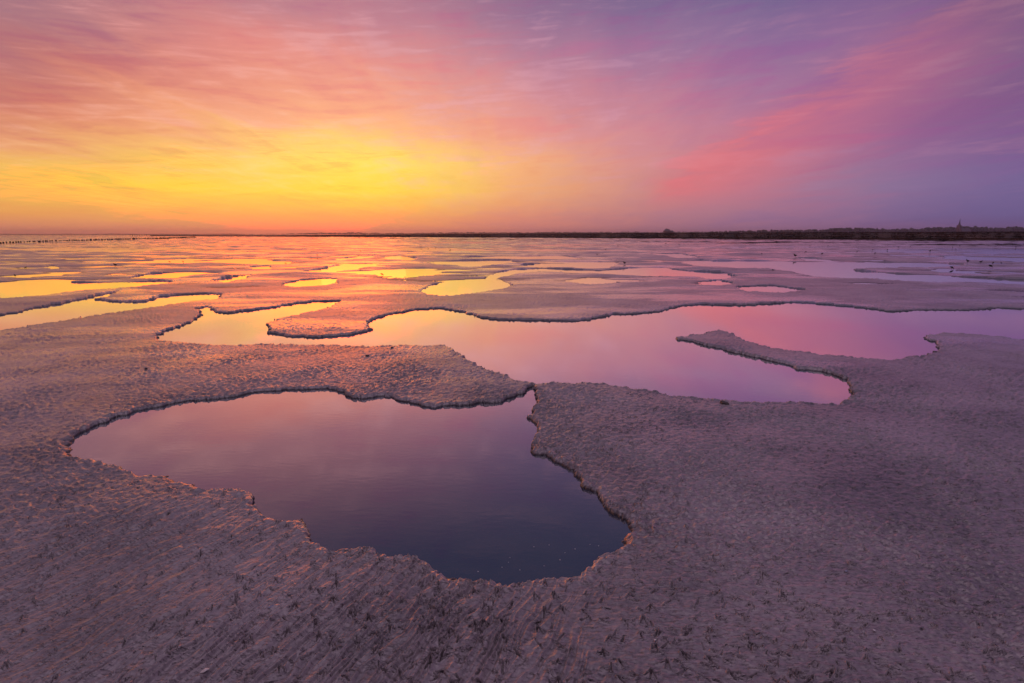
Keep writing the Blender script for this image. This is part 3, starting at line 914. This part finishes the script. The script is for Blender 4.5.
def sky_at(az, el):
    """colour seen in direction az, el (degrees), from the colours noted over the photographed part of the sky"""
    x = math.sin(R(az)) * math.cos(R(el)); y = math.cos(R(az)) * math.cos(R(el)); z = math.sin(R(el))
    fwd = y * math.cos(PITCH) - z * math.sin(PITCH); up = y * math.sin(PITCH) + z * math.cos(PITCH)
    fwd = max(fwd, 0.15)
    px = min(max(512 + F * x / fwd, 0), 1024); py = min(max(341.5 - F * up / fwd, 0), 231)
    i = int(np.searchsorted(SKY_X, px, side='right') - 1); i = min(i, len(SKY_X) - 2)
    j = int(np.searchsorted(SKY_Y, py, side='right') - 1); j = min(j, len(SKY_Y) - 2)
    u = (px - SKY_X[i]) / (SKY_X[i+1] - SKY_X[i]); v = (py - SKY_Y[j]) / (SKY_Y[j+1] - SKY_Y[j])
    return (sky_lin[j, i] * (1-u) * (1-v) + sky_lin[j, i+1] * u * (1-v) + sky_lin[j+1, i] * (1-u) * v + sky_lin[j+1, i+1] * u * v)

W = bpy.data.worlds.new('World'); S.world = W; W.use_nodes = True
N = W.node_tree.nodes; L = W.node_tree.links; N.clear()
out = N.new('ShaderNodeOutputWorld')
tc = N.new('ShaderNodeTexCoord')
nrm = N.new('ShaderNodeVectorMath'); nrm.operation = 'NORMALIZE'; L.new(tc.outputs['Generated'], nrm.inputs[0])
sep = N.new('ShaderNodeSeparateXYZ'); L.new(nrm.outputs[0], sep.inputs[0])
def M(op, a, b=None, c=None, clamp=False):
    k = N.new('ShaderNodeMath'); k.operation = op; k.use_clamp = clamp
    for i, s in enumerate((a, b, c)):
        if s is None: continue
        if isinstance(s, (int, float)): k.inputs[i].default_value = s
        else: L.new(s, k.inputs[i])
    return k.outputs[0]
def MR(src, a, b, c=0.0, d=1.0, smooth=True):
    k = N.new('ShaderNodeMapRange'); k.interpolation_type = 'SMOOTHSTEP' if smooth else 'LINEAR'
    for nme, val in (('From Min', a), ('From Max', b), ('To Min', c), ('To Max', d)): k.inputs[nme].default_value = val
    L.new(src, k.inputs['Value']); return k.outputs['Result']
def MIX(fac, a, b, mode='MIX'):
    k = N.new('ShaderNodeMix'); k.data_type = 'RGBA'; k.blend_type = mode
    if isinstance(fac, (int, float)): k.inputs[0].default_value = fac
    else: L.new(fac, k.inputs[0])
    for i, s in ((6, a), (7, b)):
        if isinstance(s, tuple): k.inputs[i].default_value = s
        else: L.new(s, k.inputs[i])
    return k.outputs[2]
az = M('DIVIDE', M('ARCTAN2', sep.outputs[0], sep.outputs[1]), math.pi / 180)
el = M('DIVIDE', M('ARCSINE', sep.outputs[2]), math.pi / 180)
# cirrus sheet: the direction projected on a layer high above; long streaks run away from the viewer
zz = M('ADD', M('MAXIMUM', sep.outputs[2], 0.0), 0.055)
cu = M('DIVIDE', sep.outputs[0], zz); cv = M('DIVIDE', sep.outputs[1], zz)
cmb = N.new('ShaderNodeCombineXYZ'); L.new(cu, cmb.inputs[0]); L.new(cv, cmb.inputs[1])
def cloud(rz, sc, scale, detail, rough, dist, off=0.0):
    k = N.new('ShaderNodeMapping'); k.inputs['Rotation'].default_value = (0, 0, rz)
    k.inputs['Scale'].default_value = sc; k.inputs['Location'].default_value = (off, off * 0.7, off)
    L.new(cmb.outputs[0], k.inputs['Vector'])
    n = N.new('ShaderNodeTexNoise'); n.inputs['Scale'].default_value = scale
    n.inputs['Detail'].default_value = detail; n.inputs['Roughness'].default_value = rough; n.inputs['Distortion'].default_value = dist
    L.new(k.outputs[0], n.inputs['Vector']); return n.outputs['Fac']
c1 = cloud(R(9), (1.0, 0.22, 1), 1.25, 8, 0.60, 0.6, 3.1)      # broad streaks
c2p = cloud(R(16), (1.0, 0.22, 1), 3.0, 6, 0.58, 1.0, 7.7)      # wisps
c3 = cloud(R(-50), (1.0, 0.30, 1), 1.4, 6, 0.6, 0.5, 12.0)     # cross layer
hz_ = N.new('ShaderNodeCombineXYZ')
L.new(M('MULTIPLY', az, 0.045), hz_.inputs[0]); L.new(M('ADD', M('MULTIPLY', el, 0.33), M('MULTIPLY', az, -0.018)), hz_.inputs[1])
hn = N.new('ShaderNodeTexNoise'); hn.inputs['Scale'].default_value = 1.7; hn.inputs['Detail'].default_value = 5
hn.inputs['Roughness'].default_value = 0.58; hn.inputs['Distortion'].default_value = 0.9
L.new(hz_.outputs[0], hn.inputs['Vector'])
hn2 = N.new('ShaderNodeTexNoise'); hn2.inputs['Scale'].default_value = 5.5; hn2.inputs['Detail'].default_value = 6
hn2.inputs['Roughness'].default_value = 0.6; hn2.inputs['Distortion'].default_value = 0.6
L.new(hz_.outputs[0], hn2.inputs['Vector'])
c2 = M('ADD', M('ADD', M('MULTIPLY', c2p, 0.24), M('MULTIPLY', hn.outputs['Fac'], 0.48)), M('MULTIPLY', hn2.outputs['Fac'], 0.28))
# wobble the direction a little so the colour masses have cloudy borders
azw = M('ADD', M('ADD', az, M('MULTIPLY', M('SUBTRACT', c1, 0.5), 5.0)), M('MULTIPLY', M('SUBTRACT', c2, 0.5), 26.0))
elw = M('ADD', M('ADD', el, M('MULTIPLY', M('SUBTRACT', c2, 0.5), MR(el, 0, 6, 0.0, 5.0))), M('MULTIPLY', M('SUBTRACT', c3, 0.5), MR(el, 0, 14, 1.0, 7.0)))
t_az = M('DIVIDE', M('ADD', azw, 60.0), 120.0, clamp=True)
rows = [0.0, 1.6, 4.0, 6.8, 9.6, 12.6, 15.6, 19.0, 23.0]
AZ_S = [-46, -38, -31, -25, -19, -14, -9, -4, 0, 5, 10, 15, 20, 25, 31, 38, 46]
ramps = []
for e in rows:
    r = N.new('ShaderNodeValToRGB'); cr = r.color_ramp; cr.interpolation = 'CARDINAL'
    for q, a in enumerate(AZ_S):
        p = (a + 60) / 120
        if q < 2: s_ = cr.elements[q]; s_.position = p
        else: s_ = cr.elements.new(p)
        s_.color = (*[float(v) for v in sky_at(a, max(e, 0.3))], 1)
    L.new(t_az, r.inputs['Fac']); ramps.append(r.outputs['Color'])
colr = ramps[0]
for i in range(1, len(rows)):
    colr = MIX(MR(elw, rows[i-1], rows[i], smooth=False), colr, ramps[i])
# upper sky, out of frame: dusky violet lit from below, then a bright zenith added to light the mud
colr = MIX(MR(el, 17, 33), colr, (0.068, 0.078, 0.155, 1))
colr = MIX(MR(el, 48, 75), colr, (0.90, 0.68, 0.87, 1))
# behind the viewer: the cool anti-twilight side
back = MR(sep.outputs[1], 0.35, -0.5)
colr = MIX(M('MULTIPLY', back, MR(el, 60, 30)), colr, (0.110, 0.080, 0.130, 1))
# the pink cloud bank on the right: under edge soft, upper-left edge crisp
a0, e0 = az_el(640, 188); a1, e1 = az_el(880, 52)
sl = (e1 - e0) / (a1 - a0)
line = M('SUBTRACT', M('ADD', M('MULTIPLY', M('SUBTRACT', az, a0), sl), e0), el)     # >0 below the line
line = M('ADD', line, M('MULTIPLY', M('SUBTRACT', c2, 0.5), 11.0))
band = M('MULTIPLY', MR(line, -1.6, 1.2), MR(line, 9.5, 1.5))
band = M('MULTIPLY', band, MR(M('ADD', az, M('MULTIPLY', M('SUBTRACT', c3, 0.5), 6.0)), a0 - 0.6, a0 + 3.0))
band = M('MULTIPLY', band, MR(az, 44, 14, 0.15, 1.0))
band = M('MULTIPLY', band, MR(el, 1.5, 4.5))
band = M('MULTIPLY', band, MR(c1, 0.25, 0.6, 0.55, 1.0))
colr = MIX(M('MULTIPLY', M('MULTIPLY', band, MR(c2, 0.42, 0.56, 0.55, 1.0)), 0.72), colr, (lin(228), lin(108), lin(118), 1))
# streak modulation: lit ribs brighter and pinker, gaps toward the violet-blue behind
up = MR(el, 0.5, 7.0)
hi = M('MULTIPLY', M('MULTIPLY', MR(c2, 0.49, 0.62), up), M('MULTIPLY', MR(az, 2, 22, 1.0, 0.45), MR(el, 19, 30, 1.0, 0.15)))
colr = MIX(M('MULTIPLY', hi, 0.50), colr, MIX(0.5, colr, (1.0, 0.36, 0.32, 1), 'SCREEN'))
lo = M('MULTIPLY', MR(c1, 0.50, 0.30), up)
dk = M('MULTIPLY', MR(c2, 0.50, 0.39), up)
colr = MIX(M('MULTIPLY', lo, 0.30), colr, MIX(1.0, colr, (0.74, 0.68, 0.92, 1), 'MULTIPLY'))
colr = MIX(M('MULTIPLY', dk, 0.55), colr, MIX(1.0, colr, (0.90, 0.68, 0.96, 1), 'MULTIPLY'))
# the glow round the hidden sun is brighter than a picture can show
sp_ = N.new('ShaderNodeSeparateColor'); L.new(colr, sp_.inputs[0])
over = MR(sp_.outputs[0], 0.93, 1.0, 0.0, 4.0)
cm_ = N.new('ShaderNodeCombineColor')
L.new(M('ADD', sp_.outputs[0], over), cm_.inputs[0]); L.new(sp_.outputs[1], cm_.inputs[1]); L.new(sp_.outputs[2], cm_.inputs[2])
colr = cm_.outputs[0]
# below the horizon
colr = MIX(MR(el, -0.2, -3.0), colr, (0.10, 0.06, 0.07, 1))
bg = N.new('ShaderNodeBackground'); L.new(colr, bg.inputs['Color']); bg.inputs['Strength'].default_value = 1.0
SUN_AZ, SUN_EL = -14.5, 4.0
sk = N.new('ShaderNodeTexSky'); sk.sky_type = 'NISHITA'; sk.sun_disc = False
sk.sun_elevation = R(SUN_EL); sk.sun_rotation = R(SUN_AZ); sk.air_density = 1.5; sk.dust_density = 3.0
bg2 = N.new('ShaderNodeBackground'); L.new(sk.outputs[0], bg2.inputs['Color']); bg2.inputs['Strength'].default_value = 0.004
add = N.new('ShaderNodeAddShader'); L.new(bg.outputs[0], add.inputs[0]); L.new(bg2.outputs[0], add.inputs[1])
L.new(add.outputs[0], out.inputs['Surface'])

# low veiled sun: a broad soft glow
sd_ = bpy.data.lights.new('sun', 'SUN'); sun = bpy.data.objects.new('sun', sd_); COL.objects.link(sun)
sd_.energy = 0.008; sd_.angle = R(8); sd_.color = (1.0, 0.34, 0.07)
d = Vector((math.sin(R(SUN_AZ)) * math.cos(R(SUN_EL)), math.cos(R(SUN_AZ)) * math.cos(R(SUN_EL)), math.sin(R(SUN_EL))))
sun.rotation_euler = (-d).to_track_quat('-Z', 'Y').to_euler()

S.view_settings.view_transform = 'Standard'
S.view_settings.look = 'None'
S.view_settings.exposure = 0.0
S.view_settings.gamma = 1.0

# ------------------------------------------------------------------ the evening air
hm, HN, HL = new_mat('evening_air')
ho = HN.new('ShaderNodeOutputMaterial'); hv = HN.new('ShaderNodeVolumePrincipled')
hv.inputs['Color'].default_value = (0.98, 0.92, 1.0, 1); hv.inputs['Density'].default_value = 0.00022
hv.inputs['Anisotropy'].default_value = 0.75
HL.new(hv.outputs[0], ho.inputs['Volume'])
v, f = box_vf(-4300, 4300, -60, 5200, -4.0, 37.0)
hz = mesh_obj('haze', v, f, hm)
tag(hz, 'thin lilac evening haze softening the far shore and trees', 'haze', kind='stuff')
